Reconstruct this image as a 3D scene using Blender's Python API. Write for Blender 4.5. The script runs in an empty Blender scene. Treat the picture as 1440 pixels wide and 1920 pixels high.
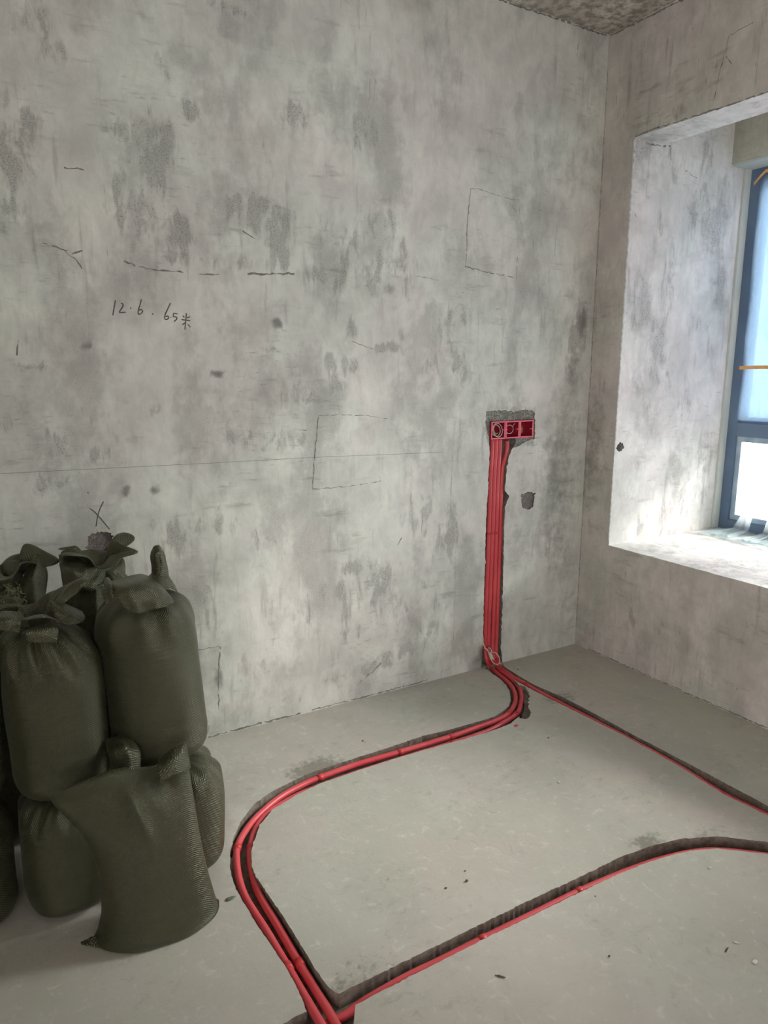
import bpy, bmesh, math, random
from mathutils import Vector, Matrix, noise
from mathutils.geometry import delaunay_2d_cdt
random.seed(7)
sc = bpy.context.scene
COL = sc.collection

# ------------------------------------------------------------------ camera
F = 1344.43
YAW, PITCH, ROLL = 0.53135, -0.196444, 0.002005
CAM = Vector((-2.73071, -2.62184, 1.446595))
cy, sy, cp, sp = math.cos(YAW), math.sin(YAW), math.cos(PITCH), math.sin(PITCH)
fwd = Vector((sy*cp, cy*cp, sp)); rt = Vector((cy, -sy, 0)); up = rt.cross(fwd)
cr, sr = math.cos(ROLL), math.sin(ROLL)
rt, up = cr*rt + sr*up, -sr*rt + cr*up
cam = bpy.data.cameras.new('camera'); co = bpy.data.objects.new('camera', cam); COL.objects.link(co)
m = Matrix((rt, up, -fwd)).transposed().to_4x4(); m.translation = CAM
co.matrix_world = m
cam.sensor_fit = 'VERTICAL'; cam.sensor_height = 36; cam.lens = F*36/1920
cam.clip_start = .02
sc.camera = co

# ------------------------------------------------------------------ light and exposure
sc.view_settings.view_transform = 'Standard'; sc.view_settings.look = 'None'
sc.view_settings.gamma = 1; sc.view_settings.use_curve_mapping = False
sc.view_settings.exposure = 0.38
w = bpy.data.worlds.new('overcast_sky'); sc.world = w; w.use_nodes = True
bg = w.node_tree.nodes['Background']
bg.inputs[0].default_value = (.95, .965, 1.0, 1); bg.inputs[1].default_value = 7.2
# the hazy sun behind thin cloud: a very broad soft source on the right outside the bay
sun = bpy.data.lights.new('hazy_sun', 'SUN'); sun.energy = 27.0; sun.angle = math.radians(55); sun.color = (1.0, .965, .93)
so_ = bpy.data.objects.new('hazy_sun', sun); COL.objects.link(so_)
so_.rotation_euler = Vector((.78, -.58, .95)).to_track_quat('Z', 'Y').to_euler()
def portal(name, loc, rot, sx, sy_):
    l = bpy.data.lights.new(name, 'AREA'); l.shape = 'RECTANGLE'; l.size = sx; l.size_y = sy_
    l.cycles.is_portal = True
    o = bpy.data.objects.new(name, l); COL.objects.link(o); o.location = loc; o.rotation_euler = rot
portal('window_portal', (.93, -1.12, 1.51), (0, math.radians(90), 0), 1.9, 1.9)
portal('fill_opening_portal', (-4.05, -4.15, 1.2), (0, math.radians(-90), 0), 2.4, 1.3)  # portal of an unseen opening added behind the camera for fill light

# ------------------------------------------------------------------ measuring helper: a point of the photo on a plane of the room
def at(px, py, ax=2, val=0.0):
    d = rt*((px-720)/F) + up*((960-py)/F) + fwd
    return CAM + d*((val-CAM[ax])/d[ax])

# ------------------------------------------------------------------ node helpers
class N:
    def __init__(s, name):
        s.m = bpy.data.materials.new(name); s.m.use_nodes = True
        s.t = s.m.node_tree; s.b = s.t.nodes['Principled BSDF']; s.out = s.t.nodes['Material Output']
    def n(s, typ, props=None, **ins):
        x = s.t.nodes.new(typ)
        for k, v in (props or {}).items(): setattr(x, k, v)
        for k, v in ins.items():
            k2 = int(k[1:]) if k[0] == '_' else k.replace('_', ' ')
            s.set(x.inputs[k2], v)
        return x
    def set(s, sock, v):
        if isinstance(v, bpy.types.NodeSocket): s.t.links.new(v, sock)
        else: sock.default_value = v
    def coord(s): return s.n('ShaderNodeTexCoord').outputs['Object']
    def mapping(s, vec, scale, loc=(0, 0, 0), rot=(0, 0, 0)):
        return s.n('ShaderNodeMapping', Vector=vec, Scale=scale, Location=loc, Rotation=rot).outputs[0]
    def noise(s, vec, scale, detail=4, rough=.55, dist=0.0):
        return s.n('ShaderNodeTexNoise', Vector=vec, Scale=scale, Detail=detail, Roughness=rough, Distortion=dist).outputs['Fac']
    def math(s, op, a, b=0.0, c=0.0, clamp=False):
        x = s.n('ShaderNodeMath', {'operation': op, 'use_clamp': clamp}, _0=a, _1=b, _2=c); return x.outputs[0]
    def ramp(s, v, lo, hi, a=0.0, b=1.0):
        x = s.n('ShaderNodeMapRange', {'interpolation_type': 'SMOOTHSTEP'}, Value=v)
        for i, q in zip(('From Min', 'From Max', 'To Min', 'To Max'), (lo, hi, a, b)): x.inputs[i].default_value = q
        return x.outputs[0]
    def mix(s, f, a, b):
        x = s.n('ShaderNodeMix', {'data_type': 'RGBA'})
        s.set(x.inputs[0], f); s.set(x.inputs[6], a); s.set(x.inputs[7], b)
        return x.outputs[2]
    def bump(s, h, strength, dist):
        x = s.n('ShaderNodeBump', Height=h, Strength=strength, Distance=dist); return x.outputs[0]
def C4(r, g, b):
    f = lambda c: ((c/255+.055)/1.055)**2.4 if c > 10 else c/255/12.92
    return (f(r), f(g), f(b), 1)

def plaster(name, base1, base2, dark, streak=(1, 1, .12), gen=.85, attr=True, bumpd=.0015):
    k = N(name); v = k.coord()
    hue = k.ramp(k.noise(v, 1.7, 3), .4, .6)
    col = k.mix(hue, base1, base2)
    mott = k.math('MULTIPLY', k.ramp(k.noise(v, 3.2, 6, .6), .34, .66, .87, 1.09), k.ramp(k.noise(k.mapping(v, (1, 1, .6)), 13, 6, .7, .5), .3, .7, .90, 1.08))
    col = k.n('ShaderNodeMix', {'data_type': 'RGBA', 'blend_type': 'MULTIPLY'}); 
    base = k.mix(hue, base1, base2)
    k.set(col.inputs[0], 1.0); k.set(col.inputs[6], base)
    cmb = k.n('ShaderNodeCombineColor', _0=mott, _1=mott, _2=mott).outputs[0]
    k.set(col.inputs[7], cmb); col = col.outputs[2]
    # trowel streaks running down, and cross strokes
    st = k.noise(k.mapping(v, streak), 26, 5, .65)
    zone = k.ramp(k.noise(v, 1.3, 2), .42, .58)
    stf = k.math('MULTIPLY', k.ramp(st, .54, .72), k.math('MULTIPLY', zone, .42))
    col = k.mix(stf, col, dark)
    stl = k.math('MULTIPLY', k.ramp(st, .44, .3), .25)
    col = k.mix(stl, col, C4(214, 210, 203))
    st2 = k.noise(k.mapping(v, (.25, .25, 1.3), rot=(0, math.radians(28), 0)), 22, 5, .6)
    zone2 = k.ramp(k.noise(v, 1.6, 2), .55, .44)
    col = k.mix(k.math('MULTIPLY', k.ramp(st2, .56, .72), k.math('MULTIPLY', zone2, .38)), col, dark)
    st3 = k.noise(k.mapping(v, (.5, .5, 2.6), rot=(0, math.radians(-32), 0)), 30, 6, .7)
    col = k.mix(k.math('MULTIPLY', k.ramp(st3, .55, .7), k.math('MULTIPLY', k.ramp(k.noise(v, 2.1, 3), .50, .60), .45)), col, dark)
    col = k.mix(k.math('MULTIPLY', k.ramp(st3, .42, .3), .35), col, C4(222, 219, 212))
    # rough open sponge speckle: seen patches (attribute) and faint general ones
    sp1 = k.math('ADD', k.math('MULTIPLY', k.noise(k.mapping(v, (1, 1, 2.3)), 125, 4, .8), .6), k.math('MULTIPLY', k.noise(v, 260, 3, .8), .4))
    edge = k.noise(v, 16, 5, .7)
    g = k.ramp(k.math('ADD', k.noise(k.mapping(v, (1, 1, .55)), 3.6, 5, .62), k.math('MULTIPLY', edge, .25)), .60, .74)
    mask = k.math('MULTIPLY', g, gen)
    sol = None
    if attr:
        a = k.n('ShaderNodeAttribute', {'attribute_name': 'marks'})
        s3 = k.n('ShaderNodeSeparateColor', _0=a.outputs['Color'])
        e2 = k.noise(k.mapping(v, (1.6, 1.6, .6)), 11, 6, .68, .4)
        R = k.math('MULTIPLY', k.ramp(k.math('ADD', s3.outputs[0], k.math('MULTIPLY', k.math('SUBTRACT', e2, .5), 3.4)), .25, .75), k.ramp(s3.outputs[0], 0, .15))
        mask = k.math('MAXIMUM', mask, R)
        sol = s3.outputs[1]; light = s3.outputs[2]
    thr = k.math('SUBTRACT', .66, k.math('MULTIPLY', mask, .20))
    spk = k.math('MULTIPLY', k.math('MULTIPLY', k.math('SUBTRACT', sp1, thr), 9.0, clamp=True), mask, clamp=True)
    spk = k.math('MAXIMUM', k.math('MULTIPLY', spk, .9), k.math('MULTIPLY', mask, .36))
    col = k.mix(k.math('MULTIPLY', spk, .95), col, dark)
    # pin holes
    pin = k.n('ShaderNodeTexVoronoi', Vector=v, Scale=9.0, Randomness=1.0)
    ph = k.math('MULTIPLY', k.ramp(pin.outputs['Distance'], .035, .02), k.ramp(k.noise(v, 2.3, 1), .5, .6))
    col = k.mix(k.math('MULTIPLY', ph, .7), col, C4(95, 88, 82))
    if attr:
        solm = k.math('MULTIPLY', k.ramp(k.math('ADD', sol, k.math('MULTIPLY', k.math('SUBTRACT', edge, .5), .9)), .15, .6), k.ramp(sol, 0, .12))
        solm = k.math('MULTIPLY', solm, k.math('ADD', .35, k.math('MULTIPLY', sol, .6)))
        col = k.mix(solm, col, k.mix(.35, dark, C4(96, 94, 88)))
        col = k.mix(k.math('MULTIPLY', light, .6), col, C4(222, 218, 212))
    k.set(k.b.inputs['Base Color'], col); k.b.inputs['Roughness'].default_value = .9
    k.b.inputs['Specular IOR Level'].default_value = .25
    h = k.math('ADD', k.math('MULTIPLY', k.noise(v, 7, 6, .6), 3.0), k.math('SUBTRACT', k.math('MULTIPLY', st, .7), spk))
    k.set(k.b.inputs['Normal'], k.bump(h, .5, bumpd))
    return k.m

M = {}
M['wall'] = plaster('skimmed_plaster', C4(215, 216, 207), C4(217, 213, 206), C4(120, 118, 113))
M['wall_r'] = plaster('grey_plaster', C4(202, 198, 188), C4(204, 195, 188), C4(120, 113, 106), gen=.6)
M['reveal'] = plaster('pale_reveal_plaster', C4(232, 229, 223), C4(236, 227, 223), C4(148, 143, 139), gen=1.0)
M['lintel'] = plaster('smooth_lintel_concrete', C4(190, 188, 172), C4(196, 192, 180), C4(150, 148, 134), gen=.15, attr=False)

def concrete_floor():
    k = N('screed_floor'); v = k.coord()
    hue = k.ramp(k.noise(v, 1.6, 4), .38, .62)
    col = k.mix(hue, C4(188, 187, 174), C4(194, 186, 176))
    big = k.ramp(k.noise(v, 2.4, 6, .62, .6), .35, .68)
    col = k.mix(k.math('MULTIPLY', big, .38), col, C4(165, 161, 147))
    sw = k.noise(k.mapping(v, (1.7, .9, 1), rot=(0, 0, .5)), 9, 7, .7, 1.8)
    col = k.mix(k.math('MULTIPLY', k.ramp(sw, .54, .76), .22), col, C4(150, 143, 132))
    col = k.mix(k.math('MULTIPLY', k.ramp(sw, .42, .3), .4), col, C4(222, 216, 205))
    med = k.noise(k.mapping(v, (1, 1.3, 1)), 22, 6, .72, .6)
    col = k.mix(k.math('MULTIPLY', k.ramp(med, .52, .68), k.math('MULTIPLY', k.ramp(k.noise(v, 2.9, 3), .4, .6), .42)), col, C4(150, 144, 130))
    col = k.mix(k.math('MULTIPLY', k.ramp(med, .44, .3), .4), col, C4(224, 217, 206))
    scuff = k.noise(k.mapping(v, (1, 5, 1), rot=(0, 0, -.4)), 34, 4, .7)
    sc_ = k.math('MULTIPLY', k.ramp(scuff, .64, .72), k.ramp(k.noise(v, 4, 3), .55, .66))
    col = k.mix(k.math('MULTIPLY', sc_, .6), col, C4(112, 105, 94))
    grit = k.noise(v, 260, 2, .6)
    col = k.mix(k.math('MULTIPLY', k.ramp(grit, .62, .75), .25), col, C4(110, 104, 95))
    pin = k.n('ShaderNodeTexVoronoi', Vector=v, Scale=7.0)
    ph = k.math('MULTIPLY', k.ramp(pin.outputs['Distance'], .03, .015), k.ramp(k.noise(v, 3, 1), .5, .55))
    col = k.mix(k.math('MULTIPLY', ph, .8), col, C4(70, 64, 56))
    a = k.n('ShaderNodeAttribute', {'attribute_name': 'marks'})
    s3 = k.n('ShaderNodeSeparateColor', _0=a.outputs['Color'])
    ed = k.noise(v, 45, 4, .7)
    R = k.math('MULTIPLY', k.ramp(k.math('ADD', s3.outputs[0], k.math('MULTIPLY', k.math('SUBTRACT', ed, .5), 1.4)), .2, .7), k.ramp(s3.outputs[0], 0, .1))
    col = k.mix(k.math('MULTIPLY', R, .6), col, C4(100, 93, 82))
    B = k.math('MULTIPLY', k.ramp(k.math('ADD', s3.outputs[2], k.math('MULTIPLY', k.math('SUBTRACT', ed, .5), .9)), .2, .7), k.ramp(s3.outputs[2], 0, .1))
    col = k.mix(k.math('MULTIPLY', B, .7), col, C4(205, 200, 190))
    k.set(k.b.inputs['Base Color'], col); k.b.inputs['Roughness'].default_value = .82
    k.b.inputs['Specular IOR Level'].default_value = .3
    h = k.math('ADD', k.math('MULTIPLY', k.noise(v, 5, 5), 3), k.math('ADD', k.math('ADD', sw, med), k.math('MULTIPLY', grit, .3)))
    k.set(k.b.inputs['Normal'], k.bump(h, .45, .0018))
    return k.m
M['floor'] = concrete_floor()

def rough(name, c1, c2, scale=120, bd=.004, r=.95):
    k = N(name); v = k.coord()
    n1 = k.noise(v, scale, 4, .7); n2 = k.noise(v, scale*.12, 4)
    col = k.mix(k.ramp(n1, .35, .65), c1, c2)
    col = k.mix(k.ramp(n2, .4, .65, 0, .4), col, c1)
    k.set(k.b.inputs['Base Color'], col); k.b.inputs['Roughness'].default_value = r
    k.b.inputs['Specular IOR Level'].default_value = .2
    k.set(k.b.inputs['Normal'], k.bump(k.math('ADD', n1, k.math('MULTIPLY', n2, 2)), .7, bd))
    return k.m
M['cut'] = rough('cut_channel_concrete', C4(112, 101, 90), C4(142, 132, 121), 45, .003)
M['mortar'] = rough('coarse_mortar', C4(96, 93, 86), C4(176, 174, 164), 170, .004)
M['brick'] = rough('chipped_substrate', C4(104, 97, 93), C4(164, 154, 150), 210, .005)
M['ceiling'] = rough('raw_ceiling_concrete', C4(146, 141, 131), C4(216, 209, 199), 26, .012)
M['crack'] = rough('dark_crack_line', C4(112, 108, 102), C4(160, 155, 148), 90, .002)  # dark colour of the thin crack, joint and tick ribbons
M['hair'] = rough('snapped_line_ink', C4(112, 110, 106), C4(140, 138, 133), 60, .0005)

def simple(name, c, r=.5, spec=.5, metal=0, nz=None):
    k = N(name)
    if nz:
        v = k.coord(); f = k.noise(v, nz[0], 4)
        k.set(k.b.inputs['Base Color'], k.mix(k.ramp(f, .35, .65), c, nz[1]))
    else: k.b.inputs['Base Color'].default_value = c
    k.b.inputs['Roughness'].default_value = r; k.b.inputs['Specular IOR Level'].default_value = spec
    k.b.inputs['Metallic'].default_value = metal
    return k.m
M['pvc'] = simple('red_pvc_conduit', C4(212, 72, 80), .38, .5, nz=(7, C4(218, 86, 90)))
M['pvc_rim'] = simple('pink_red_box_rim', C4(236, 92, 116), .45, .4, nz=(30, C4(240, 112, 130)))
M['pvc_box'] = simple('red_plastic_box', C4(176, 38, 62), .45, .4, nz=(30, C4(160, 34, 54)))
M['pvc_clip'] = simple('darker_red_clip', C4(196, 50, 56), .45, .45, nz=(40, C4(206, 66, 66)))
M['white_cord'] = simple('white_cord', C4(226, 220, 208), .5, nz=(60, C4(206, 198, 184)))
M['brass'] = simple('yellow_wire', C4(196, 172, 92), .4, nz=(50, C4(150, 130, 70)))
M['white_wire'] = simple('white_wire', C4(212, 212, 206), .4, nz=(50, C4(190, 190, 184)))
M['pencil'] = simple('pencil_line', C4(88, 92, 88), .8, .2, nz=(90, C4(112, 114, 110)))
M['frame'] = simple('blue_grey_aluminium', C4(92, 112, 138), .4, .5, nz=(3, C4(106, 126, 150)))  # blue-grey frame, its colour lightened to paint in window haze
M['sash'] = simple('filmed_sash', C4(150, 170, 188), .3, .6, nz=(12, C4(178, 196, 208)))
M['putty'] = simple('pale_window_seal', C4(196, 202, 196), .7, .3, nz=(8, C4(208, 208, 202)))
M['tape'] = simple('orange_tape', C4(236, 168, 96), .5, nz=(30, C4(240, 184, 120)))
M['bead'] = simple('white_corner_bead', C4(226, 222, 214), .6, nz=(60, C4(196, 192, 186)))
M['chip_w'] = simple('white_plaster_chip', C4(222, 216, 206), .8, nz=(80, C4(196, 190, 180)))
M['chip_d'] = simple('dark_grit', C4(66, 60, 52), .8, nz=(80, C4(88, 80, 70)))
M['chip_g'] = simple('green_scrap', C4(84, 96, 74), .8, nz=(80, C4(112, 124, 98)))
M['thread'] = simple('olive_thread', C4(104, 112, 78), .7, nz=(60, C4(128, 134, 98)))

def weave():
    k = N('olive_woven_plastic'); uv = k.n('ShaderNodeTexCoord').outputs['UV']; v = k.coord()
    s = k.n('ShaderNodeSeparateXYZ', _0=uv)
    K = 2*math.pi/.0062
    a = k.math('SINE', k.math('MULTIPLY', s.outputs[0], K)); b = k.math('SINE', k.math('MULTIPLY', s.outputs[1], K*1.15))
    h = k.math('MULTIPLY', a, b)
    lo = k.noise(v, 9, 4); fold = k.noise(k.mapping(uv, (3, 26, 1)), 1.0, 4, .6, .5)
    col = k.mix(k.ramp(lo, .35, .65), C4(43, 42, 24), C4(53, 50, 30))
    col = k.mix(k.ramp(h, -.6, .9, 0, .5), col, C4(28, 28, 14))
    k.set(k.b.inputs['Base Color'], col); k.b.inputs['Roughness'].default_value = .38
    k.b.inputs['IOR'].default_value = 1.7; k.b.inputs['Specular IOR Level'].default_value = .75; k.b.inputs['Specular Tint'].default_value = C4(228, 228, 200)
    k.b.inputs['Sheen Weight'].default_value = .14; k.b.inputs['Sheen Roughness'].default_value = .35; k.b.inputs['Sheen Tint'].default_value = C4(220, 222, 196)
    n1 = k.bump(h, .85, .0008)
    x = k.n('ShaderNodeBump', Height=fold, Strength=.4, Distance=.010, Normal=n1)
    k.set(k.b.inputs['Normal'], x.outputs[0])
    return k.m
M['sack'] = weave()

def glass():
    k = N('window_glass'); k.t.nodes.remove(k.b)
    tr = k.n('ShaderNodeBsdfTransparent'); tr.inputs[0].default_value = (.96, .985, .98, 1)
    gl = k.n('ShaderNodeBsdfGlossy'); gl.inputs['Roughness'].default_value = .02
    fr = k.n('ShaderNodeFresnel', IOR=1.45)
    mx = k.n('ShaderNodeMixShader', _0=fr.outputs[0], _1=tr.outputs[0], _2=gl.outputs[0])
    k.t.links.new(mx.outputs[0], k.out.inputs[0]); return k.m
M['glass'] = glass()
def film(name, transp, tint, refl=C4(200, 212, 220), span=.4):
    k = N(name); k.t.nodes.remove(k.b); v = k.coord()
    tr = k.n('ShaderNodeBsdfTransparent'); tr.inputs[0].default_value = tint
    tl = k.n('ShaderNodeBsdfTranslucent'); df = k.n('ShaderNodeBsdfDiffuse'); gl = k.n('ShaderNodeBsdfGlossy')
    tl.inputs[0].default_value = tint; df.inputs[0].default_value = refl; gl.inputs['Roughness'].default_value = .25
    wr = k.noise(k.mapping(v, (1, 4, 1.2), rot=(.5, 0, 0)), 6, 6, .7, 1.2)
    f = k.ramp(wr, .35, .75, transp, max(0, transp-span))
    m1 = k.n('ShaderNodeMixShader', _0=.5, _1=tl.outputs[0], _2=df.outputs[0])
    m2 = k.n('ShaderNodeMixShader', _0=.12, _1=m1.outputs[0], _2=gl.outputs[0])
    m3 = k.n('ShaderNodeMixShader', _0=f, _1=m2.outputs[0], _2=tr.outputs[0])
    b = k.bump(wr, .6, .01)
    for q in (tl, df, gl): k.t.links.new(b, q.inputs['Normal'])
    k.t.links.new(m3.outputs[0], k.out.inputs[0]); return k.m
M['film'] = film('taped_plastic_film', .16, (.21, .31, .43, 1), C4(112, 134, 160), .12)
M['film_low'] = film('loose_plastic_film', .55, (.93, .98, .97, 1))

# ------------------------------------------------------------------ object helpers
def link(name, me, mats, parent=None, smooth=True):
    for mm in (mats if isinstance(mats, (list, tuple)) else [mats]): me.materials.append(M[mm] if isinstance(mm, str) else mm)
    if smooth:
        for p_ in me.polygons: p_.use_smooth = True
    o = bpy.data.objects.new(name, me); COL.objects.link(o)
    if parent:
        o.parent = parent
        o.matrix_parent_inverse = Matrix.Translation(-parent.location) if parent.type != 'EMPTY' else Matrix.Translation(-Vector(parent.location))
    return o
def obj(name, bm, mats, parent=None, smooth=True):
    me = bpy.data.meshes.new(name); bmesh.ops.recalc_face_normals(bm, faces=bm.faces[:]); bm.to_mesh(me); bm.free()
    return link(name, me, mats, parent, smooth)
def tag(o, label, cat, group=None):
    o['label'] = label; o['category'] = cat
    if group: o['group'] = group
    return o
def thing(name, label, cat, loc, group=None):
    o = bpy.data.objects.new(name, None); COL.objects.link(o); o.location = loc; o.empty_display_size = .1
    return tag(o, label, cat, group)
def struct(o): o['kind'] = 'structure'; return o
def box(bm, x0, x1, y0, y1, z0, z1, mi=0):
    vs = [bm.verts.new((x, y, z)) for x in (x0, x1) for y in (y0, y1) for z in (z0, z1)]
    for f in ((0, 1, 3, 2), (4, 6, 7, 5), (0, 4, 5, 1), (2, 3, 7, 6), (0, 2, 6, 4), (1, 5, 7, 3)):
        bm.faces.new([vs[i] for i in f]).material_index = mi
    return vs
def catmull(pts, sub=6):
    P = [Vector(q) for q in pts]; P = [2*P[0]-P[1]] + P + [2*P[-1]-P[-2]]; out = []
    for i in range(1, len(P)-2):
        a, b, c, d = P[i-1:i+3]
        for j in range(sub):
            t = j/sub
            out.append(.5*((2*b) + (c-a)*t + (2*a-5*b+4*c-d)*t*t + (3*b-a-3*c+d)*t**3))
    out.append(P[-2]); return out
def tube(bm, pts, r, seg=12, mi=0, cap=True):
    rings = []; pr = None
    for i, p_ in enumerate(pts):
        t = (pts[min(i+1, len(pts)-1)] - pts[max(i-1, 0)]).normalized()
        if pr is None: n = t.orthogonal().normalized()
        else: n = (pr - t*pr.dot(t)).normalized()
        pr = n; b = t.cross(n); rr = r(i/(len(pts)-1)) if callable(r) else r
        rings.append([bm.verts.new(p_ + n*rr*math.cos(2*math.pi*k/seg) + b*rr*math.sin(2*math.pi*k/seg)) for k in range(seg)])
    for a, b in zip(rings, rings[1:]):
        for k in range(seg): bm.faces.new((a[k], a[(k+1) % seg], b[(k+1) % seg], b[k])).material_index = mi
    if cap:
        bm.faces.new(rings[0][::-1]).material_index = mi; bm.faces.new(rings[-1]).material_index = mi

def inpoly(x, y, P):
    c = False; j = len(P)-1
    for i in range(len(P)):
        xi, yi = P[i]; xj, yj = P[j]
        if (yi > y) != (yj > y) and x < (xj-xi)*(y-yi)/(yj-yi)+xi: c = not c
        j = i
    return c
def ragged(P, step=.012, amp=.0018, chip=.02, closed=True):
    out = []; n = len(P)
    for i in range(n):
        a = Vector(P[i]); b = Vector(P[(i+1) % n]); L = (b-a).length; k = max(1, int(L/step))
        d = (b-a).normalized() if L > 0 else Vector((1, 0)); nn = Vector((-d.y, d.x))
        for j in range(k):
            q = a + (b-a)*(j/k)
            off = random.gauss(0, amp) if L > step else 0
            if random.random() < chip: off += random.choice((-1, 1))*amp*random.uniform(1.5, 3)
            out.append(q + nn*off)
    return out
def blobs(L):
    """list of (u,v,ru,rv,strength,channel) -> field function"""
    def f(u, v):
        r = [0, 0, 0]
        for (bu, bv, ru, rv, s, ch) in L:
            du = (u-bu)/ru; dv = (v-bv)/rv
            if abs(du) < 1.6 and abs(dv) < 1.6:
                q = du*du+dv*dv
                r[ch] = max(r[ch], s*max(0, 1-q*.55))
        return r
    return f
def slab(name, rect, to3, cuts, mats, spacing=.02, field=None, thick=.2, ribbons=(), relief=0.0, smooth=False, back=True):
    """A wall/floor face with real cut channels. cuts: (polygon, depth or None for a through hole, material index)"""
    u0, u1, v0, v1 = rect
    pts = []; edges = []
    nu = max(1, int((u1-u0)/spacing)); nv = max(1, int((v1-v0)/spacing))
    for i in range(nu+1):
        for j in range(nv+1):
            u = u0+(u1-u0)*i/nu; v = v0+(v1-v0)*j/nv
            if 0 < i < nu: u += random.uniform(-.2, .2)*spacing
            if 0 < j < nv: v += random.uniform(-.2, .2)*spacing
            pts.append(Vector((u, v)))
    for (P, d, mi) in cuts:
        s = len(pts)
        pts += [Vector((min(max(q[0], u0), u1), min(max(q[1], v0), v1))) for q in P]
        edges += [(s+i, s+(i+1) % len(P)) for i in range(len(P))]
    vc, _, fc, *_ = delaunay_2d_cdt(pts, edges, [], 0, 1e-6)
    bb = [(min(q[0] for q in P), max(q[0] for q in P), min(q[1] for q in P), max(q[1] for q in P)) for (P, d, mi) in cuts]
    bm = bmesh.new(); cache = {}; lay = bm.verts.layers.float_color.new('marks')
    def V(i, d):
        if (i, d) not in cache:
            u, v = vc[i]
            rel = relief*noise.noise(Vector((u*5, v*5, 3))) if relief else 0
            rr = (abs(d) > .001)*.0015*noise.noise(Vector((u*60, v*60, 9)))
            if abs(d-thick) < 1e-6: rr = rel = 0
            x = bm.verts.new(to3(u, v, d+rr+rel)); cache[(i, d)] = x
            r = field(u, v) if field else (0, 0, 0); x[lay] = (r[0], r[1], r[2], 1)
        return cache[(i, d)]
    em = {}
    for f in fc:
        cx_ = sum(vc[i][0] for i in f)/3; cy_ = sum(vc[i][1] for i in f)/3
        area = abs((vc[f[1]]-vc[f[0]]).cross(vc[f[2]]-vc[f[0]]))
        if area < 1e-12: continue
        d, mi = 0.0, 0
        for (P, dd, mm), b in zip(cuts, bb):
            if b[0] <= cx_ <= b[1] and b[2] <= cy_ <= b[3] and inpoly(cx_, cy_, P):
                if dd is None: d = None; break
                if dd > d: d, mi = dd, mm
        for a, b_ in ((0, 1), (1, 2), (2, 0)): em.setdefault(frozenset((f[a], f[b_])), []).append((d, mi))
        if d is None: continue
        bm.faces.new([V(i, d) for i in f]).material_index = mi
    for e, ds in em.items():
        if len(ds) == 2 and ds[0][0] != ds[1][0]:
            i, j = tuple(e); da, db = ds[0][0], ds[1][0]
            mi = max(ds[0][1], ds[1][1])
            if da is None or db is None:
                da = da if db is None else db; db = thick; mi = 0
                lo, hi = da, db
                steps = [lo + (hi-lo)*k/6 for k in range(7)]
                for s0, s1 in zip(steps, steps[1:]):
                    try: bm.faces.new((V(i, s0), V(j, s0), V(j, s1), V(i, s1))).material_index = mi
                    except ValueError: pass
                continue
            try: bm.faces.new((V(i, da), V(j, da), V(j, db), V(i, db))).material_index = mi
            except ValueError: pass
    bmesh.ops.recalc_face_normals(bm, faces=bm.faces[:])
    bm.faces.ensure_lookup_table()
    # back and edges
    if back:
        through = [P for (P, d, mi) in cuts if d is None]
        q = [bm.verts.new(to3(u, v, 0)) for u, v in ((u0, v0), (u1, v0), (u1, v1), (u0, v1))]
        qb = [bm.verts.new(to3(u, v, thick)) for u, v in ((u0, v0), (u1, v0), (u1, v1), (u0, v1))]
        for i in range(4): bm.faces.new((q[i], q[(i+1) % 4], qb[(i+1) % 4], qb[i]))
        if not through: bm.faces.new(qb)
    # drawn lines and cracks lying on the face
    for (P, wd, mi) in ribbons:
        Q = []
        for a, b in zip(P, P[1:]):
            a = Vector(a); b = Vector(b); k = max(1, int((b-a).length/.012))
            Q += [a+(b-a)*(j/k) for j in range(k)]
        Q.append(Vector(P[-1])); jit = min(.0016, wd*.3) if mi != 4 else 0
        Q = [q_ + Vector((random.gauss(0, jit), random.gauss(0, jit))) for q_ in Q]
        prev = None
        for i, q_ in enumerate(Q):
            t = (Q[min(i+1, len(Q)-1)]-Q[max(i-1, 0)])
            t = t.normalized() if t.length > 0 else Vector((1, 0))
            ww = wd*(random.uniform(.15, 1.0) if mi != 4 else 1)*.42
            nn = Vector((-t.y, t.x))*ww
            cur = (bm.verts.new(to3(q_.x+nn.x, q_.y+nn.y, -.0007-abs(relief))), bm.verts.new(to3(q_.x-nn.x, q_.y-nn.y, -.0007-abs(relief))))
            if prev and not (mi == 3 and random.random() < .08):
                bm.faces.new((prev[0], prev[1], cur[1], cur[0])).material_index = mi
            prev = cur
    me = bpy.data.meshes.new(name); bm.to_mesh(me); bm.free()
    return struct(link(name, me, mats, None, smooth))

# =================================================================== FLOOR with chased channels
X0, Y0, HT = -3.9, -5.0, 2.95
def fl(L): return [tuple(at(x, y)[:2]) for x, y in L]
A_left = [(912, 1254), (922, 1262), (937, 1272), (949, 1284), (956, 1298), (958, 1312), (954, 1324), (945, 1332), (928, 1343), (900, 1352), (840, 1369), (792, 1380), (725, 1403), (658, 1424), (587, 1447), (545, 1466), (505, 1487), (477, 1507), (452, 1540), (438, 1568), (431, 1597), (431, 1630), (442, 1667), (462, 1700), (483, 1736), (510, 1775), (537, 1815), (560, 1858), (573, 1890), (575, 1913), (579, 1990)]
A_right = [(662, 1990), (663, 1920), (667, 1884), (650, 1872), (635, 1863), (617, 1853), (587, 1811), (567, 1776), (546, 1742), (525, 1709), (496, 1667), (478, 1640), (473, 1626), (471, 1600), (475, 1580), (487, 1547), (512, 1517), (558, 1489), (600, 1469), (680, 1442), (750, 1419), (846, 1392), (912, 1374), (957, 1357), (978, 1339), (983, 1322), (983, 1306), (977, 1290), (968, 1279), (955, 1264), (945, 1252)]
PA = [(-.632, 0.0)] + fl(A_left) + fl(A_right) + [(-.495, 0.0)]
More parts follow.
